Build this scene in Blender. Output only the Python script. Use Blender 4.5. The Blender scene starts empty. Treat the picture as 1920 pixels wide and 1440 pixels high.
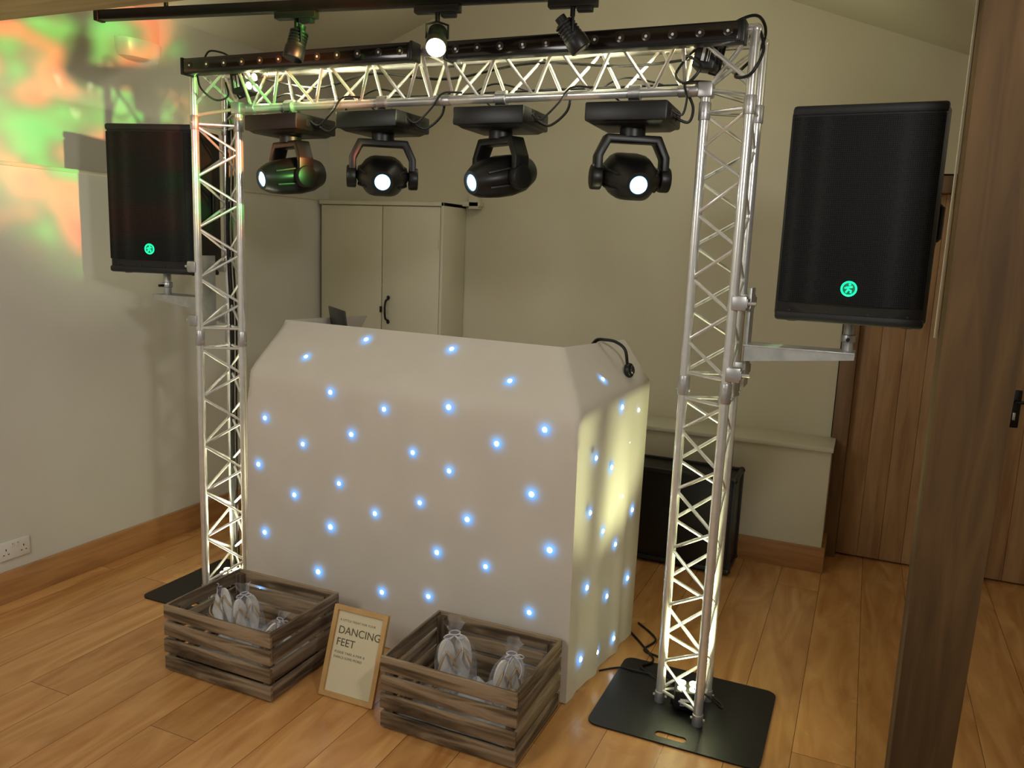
import bpy, bmesh, math, random
from mathutils import Vector, Matrix, Euler, noise
random.seed(7)
scene=bpy.context.scene
COL=scene.collection
scene.view_settings.view_transform='Standard'
scene.view_settings.look='None'
scene.view_settings.exposure=-0.30
W=2.337; H=2.40; ZJ=1.233; S=.186; IX=.161; IY=.093; CR=.0170

# ------------------------------------------------------------------ materials
def lin(c):
    if isinstance(c,str):
        c=[int(c[i:i+2],16)/255 for i in (0,2,4)]
    return tuple(x/12.92 if x<=.04045 else ((x+.055)/1.055)**2.4 for x in c)+(1,)
def newmat(name):
    m=bpy.data.materials.new(name); m.use_nodes=True
    nt=m.node_tree; b=nt.nodes['Principled BSDF']; return m,nt,b
def coords(nt,scale=(1,1,1),kind='Object'):
    tc=nt.nodes.new('ShaderNodeTexCoord'); mp=nt.nodes.new('ShaderNodeMapping')
    mp.inputs['Scale'].default_value=scale
    nt.links.new(tc.outputs[kind],mp.inputs[0]); return mp.outputs[0]
def mat(name,c1,c2=None,rough=.5,metal=0,nscale=8,bump=0,bscale=60,stretch=(1,1,1),rvar=0,**kw):
    m,nt,b=newmat(name)
    v=coords(nt,stretch)
    n=nt.nodes.new('ShaderNodeTexNoise'); n.inputs['Scale'].default_value=nscale; n.inputs['Detail'].default_value=5
    nt.links.new(v,n.inputs['Vector'])
    r=nt.nodes.new('ShaderNodeValToRGB')
    r.color_ramp.elements[0].position=.35; r.color_ramp.elements[1].position=.65
    r.color_ramp.elements[0].color=lin(c1); r.color_ramp.elements[1].color=lin(c2 or c1)
    nt.links.new(n.outputs['Fac'],r.inputs[0]); nt.links.new(r.outputs[0],b.inputs['Base Color'])
    b.inputs['Roughness'].default_value=rough; b.inputs['Metallic'].default_value=metal
    if bump:
        n2=nt.nodes.new('ShaderNodeTexNoise'); n2.inputs['Scale'].default_value=bscale; n2.inputs['Detail'].default_value=3
        nt.links.new(v,n2.inputs['Vector'])
        bp=nt.nodes.new('ShaderNodeBump'); bp.inputs['Strength'].default_value=bump; bp.inputs['Distance'].default_value=.004
        nt.links.new(n2.outputs['Fac'],bp.inputs['Height']); nt.links.new(bp.outputs[0],b.inputs['Normal'])
    for k,val in kw.items(): b.inputs[k.replace('_',' ')].default_value=val
    return m
def emis(name,c,s):
    m,nt,b=newmat(name)
    b.inputs['Base Color'].default_value=lin(c)
    b.inputs['Emission Color'].default_value=lin(c); b.inputs['Emission Strength'].default_value=s
    return m
def woodmat(name,cols,axis='X',scale=1.0,rough=.5,spec=.5,obj='Object',contrast=(.25,.5,.75),knots=0):
    m,nt,b=newmat(name)
    st={'X':(1.2,14,14),'Y':(14,1.2,14),'Z':(14,14,1.2)}[axis]
    v=coords(nt,tuple(s*scale for s in st),obj)
    n=nt.nodes.new('ShaderNodeTexNoise'); n.inputs['Scale'].default_value=1.6; n.inputs['Detail'].default_value=7; n.inputs['Distortion'].default_value=.9
    nt.links.new(v,n.inputs['Vector'])
    r=nt.nodes.new('ShaderNodeValToRGB')
    for i in range(len(cols)-2): r.color_ramp.elements.new(.5)
    for e,p,c in zip(r.color_ramp.elements,contrast,cols): e.position=p; e.color=lin(c)
    nt.links.new(n.outputs['Fac'],r.inputs[0])
    nt.links.new(r.outputs[0],b.inputs['Base Color'])
    b.inputs['Roughness'].default_value=rough; b.inputs['Specular IOR Level'].default_value=spec
    bp=nt.nodes.new('ShaderNodeBump'); bp.inputs['Strength'].default_value=.25; bp.inputs['Distance'].default_value=.002
    nt.links.new(n.outputs['Fac'],bp.inputs['Height']); nt.links.new(bp.outputs[0],b.inputs['Normal'])
    return m
def floormat():
    m,nt,b=newmat('oak_boards'); N=nt.nodes; L=nt.links
    tc=N.new('ShaderNodeTexCoord'); sp=N.new('ShaderNodeSeparateXYZ'); cb=N.new('ShaderNodeCombineXYZ')
    L.new(tc.outputs['Object'],sp.inputs[0]); L.new(sp.outputs['Y'],cb.inputs['X']); L.new(sp.outputs['X'],cb.inputs['Y'])
    br=N.new('ShaderNodeTexBrick'); br.offset=.37; br.offset_frequency=3; br.squash=1
    br.inputs['Scale'].default_value=1; br.inputs['Brick Width'].default_value=2.4; br.inputs['Row Height'].default_value=.205
    br.inputs['Mortar Size'].default_value=.0013; br.inputs['Mortar Smooth'].default_value=.3; br.inputs['Bias'].default_value=0
    br.inputs['Color1'].default_value=(0,0,0,1); br.inputs['Color2'].default_value=(1,1,1,1); br.inputs['Mortar'].default_value=(.5,.5,.5,1)
    L.new(cb.outputs[0],br.inputs['Vector'])
    mp=N.new('ShaderNodeMapping'); mp.inputs['Scale'].default_value=(1.1,6,1); L.new(cb.outputs[0],mp.inputs[0])
    ad=N.new('ShaderNodeVectorMath'); ad.operation='MULTIPLY_ADD'; ad.inputs[1].default_value=(7,3,5)
    L.new(br.outputs['Color'],ad.inputs[0]); L.new(mp.outputs[0],ad.inputs[2])
    n=N.new('ShaderNodeTexNoise'); n.inputs['Scale'].default_value=1.8; n.inputs['Detail'].default_value=8; n.inputs['Distortion'].default_value=1.2
    L.new(ad.outputs[0],n.inputs['Vector'])
    r=N.new('ShaderNodeValToRGB'); r.color_ramp.elements[0].position=.22; r.color_ramp.elements[1].position=.78
    r.color_ramp.elements[0].color=lin('A36C38'); r.color_ramp.elements[1].color=lin('D2A266')
    L.new(n.outputs['Fac'],r.inputs[0])
    hs=N.new('ShaderNodeHueSaturation'); mr=N.new('ShaderNodeMapRange'); mr.inputs['To Min'].default_value=.9; mr.inputs['To Max'].default_value=1.08
    L.new(br.outputs['Color'],mr.inputs[0]); L.new(mr.outputs[0],hs.inputs['Value']); L.new(r.outputs[0],hs.inputs['Color'])
    mx=N.new('ShaderNodeMix'); mx.data_type='RGBA'; L.new(br.outputs['Fac'],mx.inputs[0]); L.new(hs.outputs[0],mx.inputs[6]); mx.inputs[7].default_value=lin('5A3A1E')
    L.new(mx.outputs[2],b.inputs['Base Color'])
    n3=N.new('ShaderNodeTexNoise'); n3.inputs['Scale'].default_value=3; L.new(tc.outputs['Object'],n3.inputs['Vector'])
    m3=N.new('ShaderNodeMapRange'); m3.inputs['To Min'].default_value=.16; m3.inputs['To Max'].default_value=.34; L.new(n3.outputs['Fac'],m3.inputs[0]); L.new(m3.outputs[0],b.inputs['Roughness'])
    bp=N.new('ShaderNodeBump'); bp.inputs['Strength'].default_value=.3; bp.inputs['Distance'].default_value=.003; bp.invert=True
    L.new(br.outputs['Fac'],bp.inputs['Height']); L.new(bp.outputs[0],b.inputs['Normal'])
    return m
def grillemat():
    m,nt,b=newmat('perforated_grille'); v=coords(nt,(1,1,1))
    vo=nt.nodes.new('ShaderNodeTexVoronoi'); vo.inputs['Scale'].default_value=170; vo.inputs['Randomness'].default_value=.15
    nt.links.new(v,vo.inputs['Vector'])
    r=nt.nodes.new('ShaderNodeValToRGB'); r.color_ramp.elements[0].position=.35; r.color_ramp.elements[1].position=.6
    r.color_ramp.elements[0].color=(.002,.002,.002,1); r.color_ramp.elements[1].color=(.014,.014,.014,1)
    nt.links.new(vo.outputs['Distance'],r.inputs[0]); nt.links.new(r.outputs[0],b.inputs['Base Color'])
    b.inputs['Roughness'].default_value=.6; b.inputs['Specular IOR Level'].default_value=.15
    return m
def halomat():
    m,nt,b=newmat('painted_led_halo'); N=nt.nodes; L=nt.links  # emissive gradient, paints a blue glow on the cloth around each LED
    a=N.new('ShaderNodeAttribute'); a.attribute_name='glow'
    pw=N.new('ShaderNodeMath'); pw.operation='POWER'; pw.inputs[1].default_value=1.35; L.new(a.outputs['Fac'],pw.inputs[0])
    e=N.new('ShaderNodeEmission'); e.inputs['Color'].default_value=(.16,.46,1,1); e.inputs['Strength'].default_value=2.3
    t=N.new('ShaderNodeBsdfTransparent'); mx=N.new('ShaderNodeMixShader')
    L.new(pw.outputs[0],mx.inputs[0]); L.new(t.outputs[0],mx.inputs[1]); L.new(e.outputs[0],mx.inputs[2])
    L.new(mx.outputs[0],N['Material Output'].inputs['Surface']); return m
def organzamat():
    m,nt,b=newmat('organza'); N=nt.nodes; L=nt.links
    b.inputs['Base Color'].default_value=lin('C6C8D0'); b.inputs['Roughness'].default_value=.4
    t=N.new('ShaderNodeBsdfTransparent'); mx=N.new('ShaderNodeMixShader')
    n=N.new('ShaderNodeTexNoise'); n.inputs['Scale'].default_value=30; L.new(coords(nt,(1,1,.35)),n.inputs['Vector'])
    mr=N.new('ShaderNodeMapRange'); mr.inputs['From Min'].default_value=.35; mr.inputs['From Max'].default_value=.7; mr.inputs['To Min'].default_value=.06; mr.inputs['To Max'].default_value=.34; L.new(n.outputs['Fac'],mr.inputs[0])
    L.new(mr.outputs[0],mx.inputs[0]); L.new(t.outputs[0],mx.inputs[1]); L.new(b.outputs[0],mx.inputs[2]); L.new(mx.outputs[0],N['Material Output'].inputs['Surface'])
    return m
M={}
M['wall']=mat('cream_plaster','C7C1AA','CCC6B0',.75,nscale=1.5,bump=.15,bscale=18)
M['wallL']=mat('pale_plaster','CCCAC0','D2D0C6',.7,nscale=1.5,bump=.15,bscale=14)
M['ceil']=mat('ceiling_paint','C8C4B4','CCC8B8',.8,nscale=2)
M['cream']=mat('cream_gloss_paint','C8C4B0','CCC8B4',.5,nscale=2)
M['floor']=floormat()
M['skirt']=woodmat('oak_skirting',['94683E','AF8050','BC8F5E'],'Y',1,.45)
M['skirtX']=woodmat('oak_skirting_x',['8A6038','A27444','B08250'],'X',1,.45)
M['door']=woodmat('stained_door_wood',['866244','9E7A54','AC8A64'],'Z',1,.45)
M['frame']=woodmat('door_frame_wood',['5C4430','74583E','866848'],'Z',1,.5)
M['post']=woodmat('oak_post',['46341F','5A4428','6C5232'],'Z',.8,.75,.3)
M['beam']=woodmat('oak_beam',['66502F','84693F','967A4C'],'X',.8,.6)
M['alu']=mat('truss_aluminium','E2E2DE','ECECE8',.22,.66,nscale=30)
M['aluD']=mat('cast_aluminium','B4B4B4','C6C6C6',.38,.8,nscale=30)
M['steel']=mat('zinc_steel','AEB0AC','C4C6C2',.4,.6,nscale=20)
M['plate']=mat('black_powder_coat','0B0B0D','101012',.42,.0,nscale=20,bump=.1,bscale=300)
M['black']=mat('black_plastic','0A0A0B','101011',.42,nscale=20)
M['blackM']=mat('black_metal','0D0D0E','131314',.38,.3,nscale=20,bump=.05,bscale=200)
M['dark']=mat('dark_grey','1D1D20','242427',.4,nscale=10)
M['rubber']=mat('black_cable_rubber','070708','0C0C0D',.45,nscale=20)
M['spk']=mat('speaker_cabinet','0A0A0B','0F0F10',.6,nscale=40,bump=.2,bscale=350)
M['grille']=grillemat()
M['green']=emis('green_badge_glow','10F09A',2.2)
M['badge']=emis('badge_green_dark','06583C',.8)
M['cloth']=mat('white_stretch_cloth','CBC4B8','D1CABE',.85,nscale=3,bump=.08,bscale=6)
M['led']=emis('star_led','E8F6FF',22)
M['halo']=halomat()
M['lensB']=emis('beam_lens_blue','8CCBFF',4.0)
M['lensC']=emis('beam_lens_core','F0F8FF',24)
M['lensD']=emis('beam_lens_dim','B8E0FF',5)
M['ledW']=emis('warm_led','FFF0B8',36)
M['ledbar']=mat('bar_lens','2A2522','3C3632',.2,.2,nscale=30)
M['bar']=mat('bar_glass','140F0D','1C1512',.12,.0,nscale=6)
M['spot']=emis('spot_lamp','FFF3D0',40)
M['glass']=mat('dark_glass','15181C','1B2026',.05,.3,nscale=5)
cr=(.28,.42,.58,.75)
M['crX']=woodmat('scorched_pine_x',['30261F','64543F','9A866C','80705A'],'X',1.1,.7,.2,contrast=cr)
M['crY']=woodmat('scorched_pine_y',['30261F','605040','90806A','766652'],'Y',1.1,.7,.2,contrast=cr)
M['crZ']=woodmat('scorched_pine_z',['30261F','605040','90806A'],'Z',1.1,.7,.2,contrast=(.3,.5,.7))
M['gold']=mat('pale_gold_frame','C09A60','CCA670',.4,.3,nscale=12)
M['paper']=mat('cream_paper','CEC6A6','D2CAAA',.5,nscale=4)
M['ink']=mat('grey_ink','565038','5C563E',.6)
M['inkL']=mat('light_ink','75725E','7A7762',.6)
M['organza']=organzamat()
M['flop']=mat('white_foam','D2CEC8','DEDAD4',.6,nscale=20)
M['flopB']=mat('beige_foam','A8906E','B29A78',.6,nscale=20)
M['ribbon']=mat('satin_ribbon','B9BBC6','C8CAD4',.3,nscale=20)
M['socket']=mat('white_plastic','D6D5CE','DAD9D2',.3,nscale=5)
M['hole']=mat('socket_slot','151515','1A1A1A',.6)
M['red']=mat('red_switch_mark','A02018','B02820',.4)
M['blue']=mat('blue_sign','143F8C','1A4A9C',.4)
M['white']=mat('white_mark','DDDDDD','E8E8E8',.4)
M['case']=mat('black_laminate','0B0C0E','121316',.4,nscale=8,bump=.1,bscale=120)
M['tissue']=mat('white_tissue','A8ACB4','C4C8D0',.6,nscale=12,bump=.6,bscale=30)

# ------------------------------------------------------------------ builder
class B:
    def __init__(s): s.v=[]; s.f=[]; s.m=[]; s.mats=[]
    def mi(s,m):
        m=M[m] if isinstance(m,str) else m
        if m not in s.mats: s.mats.append(m)
        return s.mats.index(m)
    def add(s,vs,fs,m):
        o=len(s.v); s.v+= [Vector(v) for v in vs]; i=s.mi(m)
        for f in fs: s.f.append([o+k for k in f]); s.m.append(i)
        return s
    def addbm(s,bm,m):
        bm.verts.index_update()
        s.add([v.co.copy() for v in bm.verts],[[v.index for v in f.verts] for f in bm.faces],m); bm.free(); return s
    def box(s,c,size,m,bev=0,rot=None,seg=2,taper=None):
        bm=bmesh.new(); bmesh.ops.create_cube(bm,size=1)
        for v in bm.verts:
            if taper and v.co.z<0: v.co.x*=taper[0]; v.co.y*=taper[1]
            v.co=Vector((v.co.x*size[0],v.co.y*size[1],v.co.z*size[2]))
        if bev: bmesh.ops.bevel(bm,geom=bm.edges[:],offset=bev,segments=seg,profile=.5,affect='EDGES')
        mt=Matrix.Translation(c)@(rot.to_4x4() if rot else Matrix())
        bmesh.ops.transform(bm,matrix=mt,verts=bm.verts); return s.addbm(bm,m)
    def lim(s,a,b,m,bev=0):
        return s.box([(a[i]+b[i])/2 for i in range(3)],[abs(b[i]-a[i]) for i in range(3)],m,bev)
    def cyl(s,p0,p1,r0,m,r1=None,seg=14,bev=0):
        p0=Vector(p0);p1=Vector(p1); r1=r0 if r1 is None else r1; d=p1-p0
        bm=bmesh.new(); bmesh.ops.create_cone(bm,cap_ends=True,segments=seg,radius1=r0,radius2=r1,depth=d.length)
        if bev:
            es=[e for e in bm.edges if abs(e.verts[0].co.z-e.verts[1].co.z)<1e-6]
            bmesh.ops.bevel(bm,geom=es,offset=bev,segments=2,profile=.5,affect='EDGES')
        mt=Matrix.Translation((p0+p1)/2)@d.to_track_quat('Z','Y').to_matrix().to_4x4()
        bmesh.ops.transform(bm,matrix=mt,verts=bm.verts); return s.addbm(bm,m)
    def ball(s,c,r,m,rot=None,u=24,v=14):
        r=(r,r,r) if not hasattr(r,'__len__') else r
        bm=bmesh.new(); bmesh.ops.create_uvsphere(bm,u_segments=u,v_segments=v,radius=1)
        mt=Matrix.Translation(c)@(rot.to_4x4() if rot else Matrix())@Matrix.Diagonal((r[0],r[1],r[2],1))
        bmesh.ops.transform(bm,matrix=mt,verts=bm.verts); return s.addbm(bm,m)
    def path(s,pts,r,m,seg=8,closed=False,flat=1.0):
        pts=[Vector(p) for p in pts]; n=len(pts); vs=[];fs=[]
        up=None
        for i,p in enumerate(pts):
            a=pts[(i-1)%n] if (i>0 or closed) else p; b=pts[(i+1)%n] if (i<n-1 or closed) else p
            t=(b-a).normalized()
            if up is None: up=t.orthogonal().normalized()
            up=(up-t*up.dot(t)); up=up.normalized() if up.length>1e-6 else t.orthogonal().normalized()
            w=t.cross(up); rr=r[i] if hasattr(r,'__len__') else r
            for k in range(seg):
                an=2*math.pi*k/seg; vs.append(p+up*math.cos(an)*rr+w*math.sin(an)*rr*flat)
        for i in range(n if closed else n-1):
            j=(i+1)%n
            for k in range(seg):
                l=(k+1)%seg; fs.append([i*seg+k,i*seg+l,j*seg+l,j*seg+k])
        if not closed: fs+= [list(range(seg))[::-1],[(n-1)*seg+k for k in range(seg)]]
        return s.add(vs,fs,m)
    def prism(s,poly,t,m,mx=None,bev=0):
        bm=bmesh.new(); vs=[bm.verts.new((x,y,0)) for x,y in poly]; f=bm.faces.new(vs)
        ex=bmesh.ops.extrude_face_region(bm,geom=[f]); nv=[g for g in ex['geom'] if isinstance(g,bmesh.types.BMVert)]
        bmesh.ops.translate(bm,vec=(0,0,t),verts=nv); bmesh.ops.recalc_face_normals(bm,faces=bm.faces)
        if bev: bmesh.ops.bevel(bm,geom=bm.edges[:],offset=bev,segments=2,profile=.5,affect='EDGES')
        if mx: bmesh.ops.transform(bm,matrix=mx,verts=bm.verts)
        return s.addbm(bm,m)
    def curve(s,cu,m,mx=Matrix()):
        o=bpy.data.objects.new('tmp',cu); COL.objects.link(o); bpy.context.view_layer.update()
        me=bpy.data.meshes.new_from_object(o.evaluated_get(bpy.context.evaluated_depsgraph_get()))
        s.add([mx@v.co for v in me.vertices],[list(p.vertices) for p in me.polygons],m)
        bpy.data.objects.remove(o); return s
    def text(s,txt,size,m,mx,space=1.0,align='LEFT',ext=.0003,lead=1.0,off=0):
        cu=bpy.data.curves.new('t','FONT'); cu.body=txt; cu.size=size; cu.space_character=space; cu.align_x=align; cu.extrude=ext; cu.space_line=lead; cu.offset=off
        return s.curve(cu,m,mx)
    def holed(s,loops,t,m,mx=Matrix()):
        cu=bpy.data.curves.new('h','CURVE'); cu.dimensions='2D'; cu.fill_mode='BOTH'; cu.extrude=t/2
        for lp in loops:
            sp=cu.splines.new('POLY'); sp.points.add(len(lp)-1); sp.use_cyclic_u=True
            for p,q in zip(sp.points,lp): p.co=(q[0],q[1],0,1)
        return s.curve(cu,m,mx)
    def obj(s,name,parent=None,world=False,ang=35,weld=0,**props):
        off=Vector((0,0,0))
        if parent is not None and world:
            off=parent.location.copy(); 
            if parent.parent is not None: off=parent.parent.location.copy()
        me=bpy.data.meshes.new(name); me.from_pydata([v-off for v in s.v],[],s.f)
        for m in s.mats: me.materials.append(m)
        for p,i in zip(me.polygons,s.m): p.material_index=i
        if weld:
            bm=bmesh.new(); bm.from_mesh(me); bmesh.ops.remove_doubles(bm,verts=bm.verts,dist=weld); bmesh.ops.recalc_face_normals(bm,faces=bm.faces)
            for it in range(2):
                new={}
                for v in bm.verts:
                    z=v.co.z
                    if z>.98 and not v.is_boundary:
                        a=Vector((0,0,0))
                        for e in v.link_edges: a+=e.other_vert(v).co
                        new[v]=v.co.lerp(a/len(v.link_edges),.5*min(1,(z-.98)/.06))
                for v,c in new.items(): v.co=c
            bm.to_mesh(me); bm.free()
        me.shade_smooth(); me.set_sharp_from_angle(angle=math.radians(ang)); me.update()
        o=bpy.data.objects.new(name,me); COL.objects.link(o)
        if parent is not None: o.parent=parent
        for k,v in props.items(): o[k]=v
        return o
def empty(name,loc,rot=0,label='',category='',group=None,eul=None):
    o=bpy.data.objects.new(name,None); o.empty_display_size=.05; o.location=loc
    o.rotation_euler=eul if eul else (0,0,rot); COL.objects.link(o)
    if label: o['label']=label
    if category: o['category']=category
    if group: o['group']=group
    bpy.context.view_layer.update(); return o
def copytree(root,loc=None,eul=None,label=None):
    def rec(o,par):
        n=o.copy(); COL.objects.link(n)
        if par is not None: n.parent=par
        for c in list(o.children): rec(c,n)
        return n
    n=rec(root,None)
    if loc is not None: n.location=loc
    if eul is not None: n.rotation_euler=eul
    if label: n['label']=label
    return n
def struct(name,b,**kw):
    o=b.obj(name); o['kind']='structure'
    for k,v in kw.items(): o[k]=v
    return o
def rrect(x0,y0,x1,y1,r,n=6):
    pts=[]
    for cx,cy,a in ((x1-r,y1-r,0),(x0+r,y1-r,90),(x0+r,y0+r,180),(x1-r,y0+r,270)):
        for i in range(n+1):
            t=math.radians(a+90*i/n); pts.append((cx+r*math.cos(t),cy+r*math.sin(t)))
    return pts
def cat(pts,n=8):
    pts=[Vector(p) for p in pts]; P=[pts[0]]+pts+[pts[-1]]; out=[]
    for i in range(1,len(P)-2):
        for k in range(n):
            t=k/n; a,b,c,d=P[i-1],P[i],P[i+1],P[i+2]
            out.append(.5*((2*b)+(-a+c)*t+(2*a-5*b+4*c-d)*t*t+(-a+3*b-3*c+d)*t**3))
    out.append(pts[-1]); return out
RZ=lambda a:Matrix.Rotation(math.radians(a),3,'Z')
RX=lambda a:Matrix.Rotation(math.radians(a),3,'X')
RY=lambda a:Matrix.Rotation(math.radians(a),3,'Y')

# ------------------------------------------------------------------ room
XR=4.3; YF=-4.2
struct('floor',B().lim((-.95,YF,-.05),(XR,2.3,0),'floor'))
struct('wall_left',B().lim((-1.0,YF,0),(-.72,2.1,1.955),'wallL').lim((-1.0,YF,1.955),(-.85,2.1,3.4),'wallL').lim((-.86,YF,1.955),(-.712,2.1,1.972),'cream',.003))
struct('wall_back',B().lim((-1.0,2.1,0),(2.63,2.3,3.7),'wall').lim((2.63,2.1,2.16),(XR,2.3,3.7),'wall').lim((2.63,2.2,0),(XR,2.3,2.16),'frame'))
struct('wall_right',B().lim((XR,YF,0),(XR+.1,2.3,3.6),'wall'))
b=B()
def cz(x): return 3.08-.372*(x-2.18) if x>1 else 3.519-.372*(1-x)
for xa,xb in ((-1.0,1.0),(1.0,XR+.1)):
    b.add([(xa,YF,cz(xa)),(xb,YF,cz(xb)),(xb,2.3,cz(xb)),(xa,2.3,cz(xa)),(xa,YF,cz(xa)+.1),(xb,YF,cz(xb)+.1),(xb,2.3,cz(xb)+.1),(xa,2.3,cz(xa)+.1)],[(3,2,1,0),(4,5,6,7),(0,1,5,4),(2,3,7,6)],'ceil')
struct('ceiling',b)
struct('baseboard_left',B().lim((-.72,YF,0),(-.698,1.8,.145),'skirt',.004))
struct('trim_1',B().lim((.26,1.8,0),(2.65,2.1,.675),'wall').lim((.26,1.785,.675),(2.66,2.1,.70),'cream',.004),label='low boxed-in plaster ledge')
struct('baseboard_back',B().lim((.26,1.78,0),(2.67,1.8,.14),'skirtX',.004).lim((2.65,1.8,0),(2.67,2.1,.14),'skirtX',.003))
pv=[(2.932,-.5,0),(3.070,-.5,0),(3.070,-.34,0),(2.932,-.34,0),(2.92,-.5,3.0),(3.125,-.5,3.0),(3.125,-.34,3.0),(2.92,-.34,3.0)]
struct('trim_2',B().add(pv,[(3,2,1,0),(4,5,6,7),(0,1,5,4),(1,2,6,5),(2,3,7,6),(3,0,4,7)],'post'),label='rough oak structural post')
struct('trim_3',B().lim((-.85,-1.0,2.385),(XR,-.8,2.62),'beam',.006),label='oak ceiling tie beam')
struct('trim_4',B().lim((2.916,-.36,1.5),(2.9215,-.345,3.0),'wall',.001),label='thin pale plaster edge along the oak post')
struct('trim_5',B().lim((.0,2.04,1.945),(.38,2.1,1.975),'cream',.003).lim((.30,2.04,1.93),(.37,2.1,2.02),'cream',.003),label='small painted shelf on back wall')
def plank_door(x0,x1,z1,handle=None):
    b=B(); n=int(round((x1-x0)/.11)); w=(x1-x0)/n
    for i in range(n): b.lim((x0+i*w,2.145,.01),(x0+(i+1)*w,2.185,z1),'door',.005)
    return b
b=plank_door(2.72,3.30,2.06)
d=struct('door_1',b)
B().lim((2.635,2.08,0),(2.72,2.2,2.15),'frame',.005).lim((3.30,2.08,0),(3.42,2.2,2.15),'frame',.005).lim((2.72,2.08,2.06),(3.30,2.2,2.15),'frame',.005).obj('door_frame',d)
d=struct('door_2',plank_door(3.46,4.20,2.06))
B().lim((3.42,2.08,0),(3.46,2.2,2.15),'frame',.004).lim((3.46,2.08,2.06),(XR,2.2,2.15),'frame',.005).lim((4.20,2.08,0),(XR,2.2,2.06),'frame',.004).obj('door_frame',d)
hb=B().lim((3.485,2.137,.86),(3.535,2.147,1.06),'blackM',.004)
hb.cyl((3.51,2.14,1.0),(3.51,2.09,1.0),.009,'blackM').path(cat([(3.51,2.09,1.0),(3.55,2.085,1.005),(3.60,2.09,1.0),(3.63,2.095,.99)],5),.008,'blackM')
hb.lim((3.503,2.133,.90),(3.517,2.138,.94),'steel',.002)
hb.obj('door_handle',d,label='black lever handle')
sg=B().cyl((3.53,2.145,1.56),(3.53,2.139,1.56),.035,'blue',seg=32,bev=.001)
sg.box((3.53,2.1375,1.56),(.04,.002,.008),'white').obj('door_sign',d,label='round blue fire door sign')

# ------------------------------------------------------------------ cupboard
cup=empty('built_in_cupboard',(-.22,1.95,0),0,'cream painted full-height cupboard with two plain doors','cupboard')
b=B().lim((-.70,1.82,0),(.25,2.095,1.94),'cream',.003).lim((.235,1.79,0),(.255,2.095,1.955),'cream',.003).lim((-.70,1.79,1.93),(.255,2.095,1.955),'cream',.003).obj('body',cup,True)
dl=B().lim((-.685,1.797,.12),(-.203,1.82,1.925),'cream',.003).obj('door',cup,True)
dr=B().lim((-.197,1.797,.12),(.23,1.82,1.925),'cream',.003).obj('door',cup,True)
hz=1.255
B().path(cat([(-.145,1.79,hz-.07),(-.145,1.76,hz-.055),(-.145,1.752,hz),(-.145,1.76,hz+.055),(-.145,1.79,hz+.07)],6),.007,'blackM').ball((-.145,1.792,hz-.08),(.012,.006,.014),'blackM').ball((-.145,1.792,hz+.08),(.012,.006,.014),'blackM').obj('handle',dr,True,label='black iron pull handle')
B().lim((-.208,1.785,hz-.02),(-.196,1.799,hz+.02),'blackM',.002).obj('latch',dl,True)
for z in (.3,1.7): B().cyl((.228,1.792,z-.03),(.228,1.792,z+.03),.006,'cream').obj('hinge',dr,True)

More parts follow.
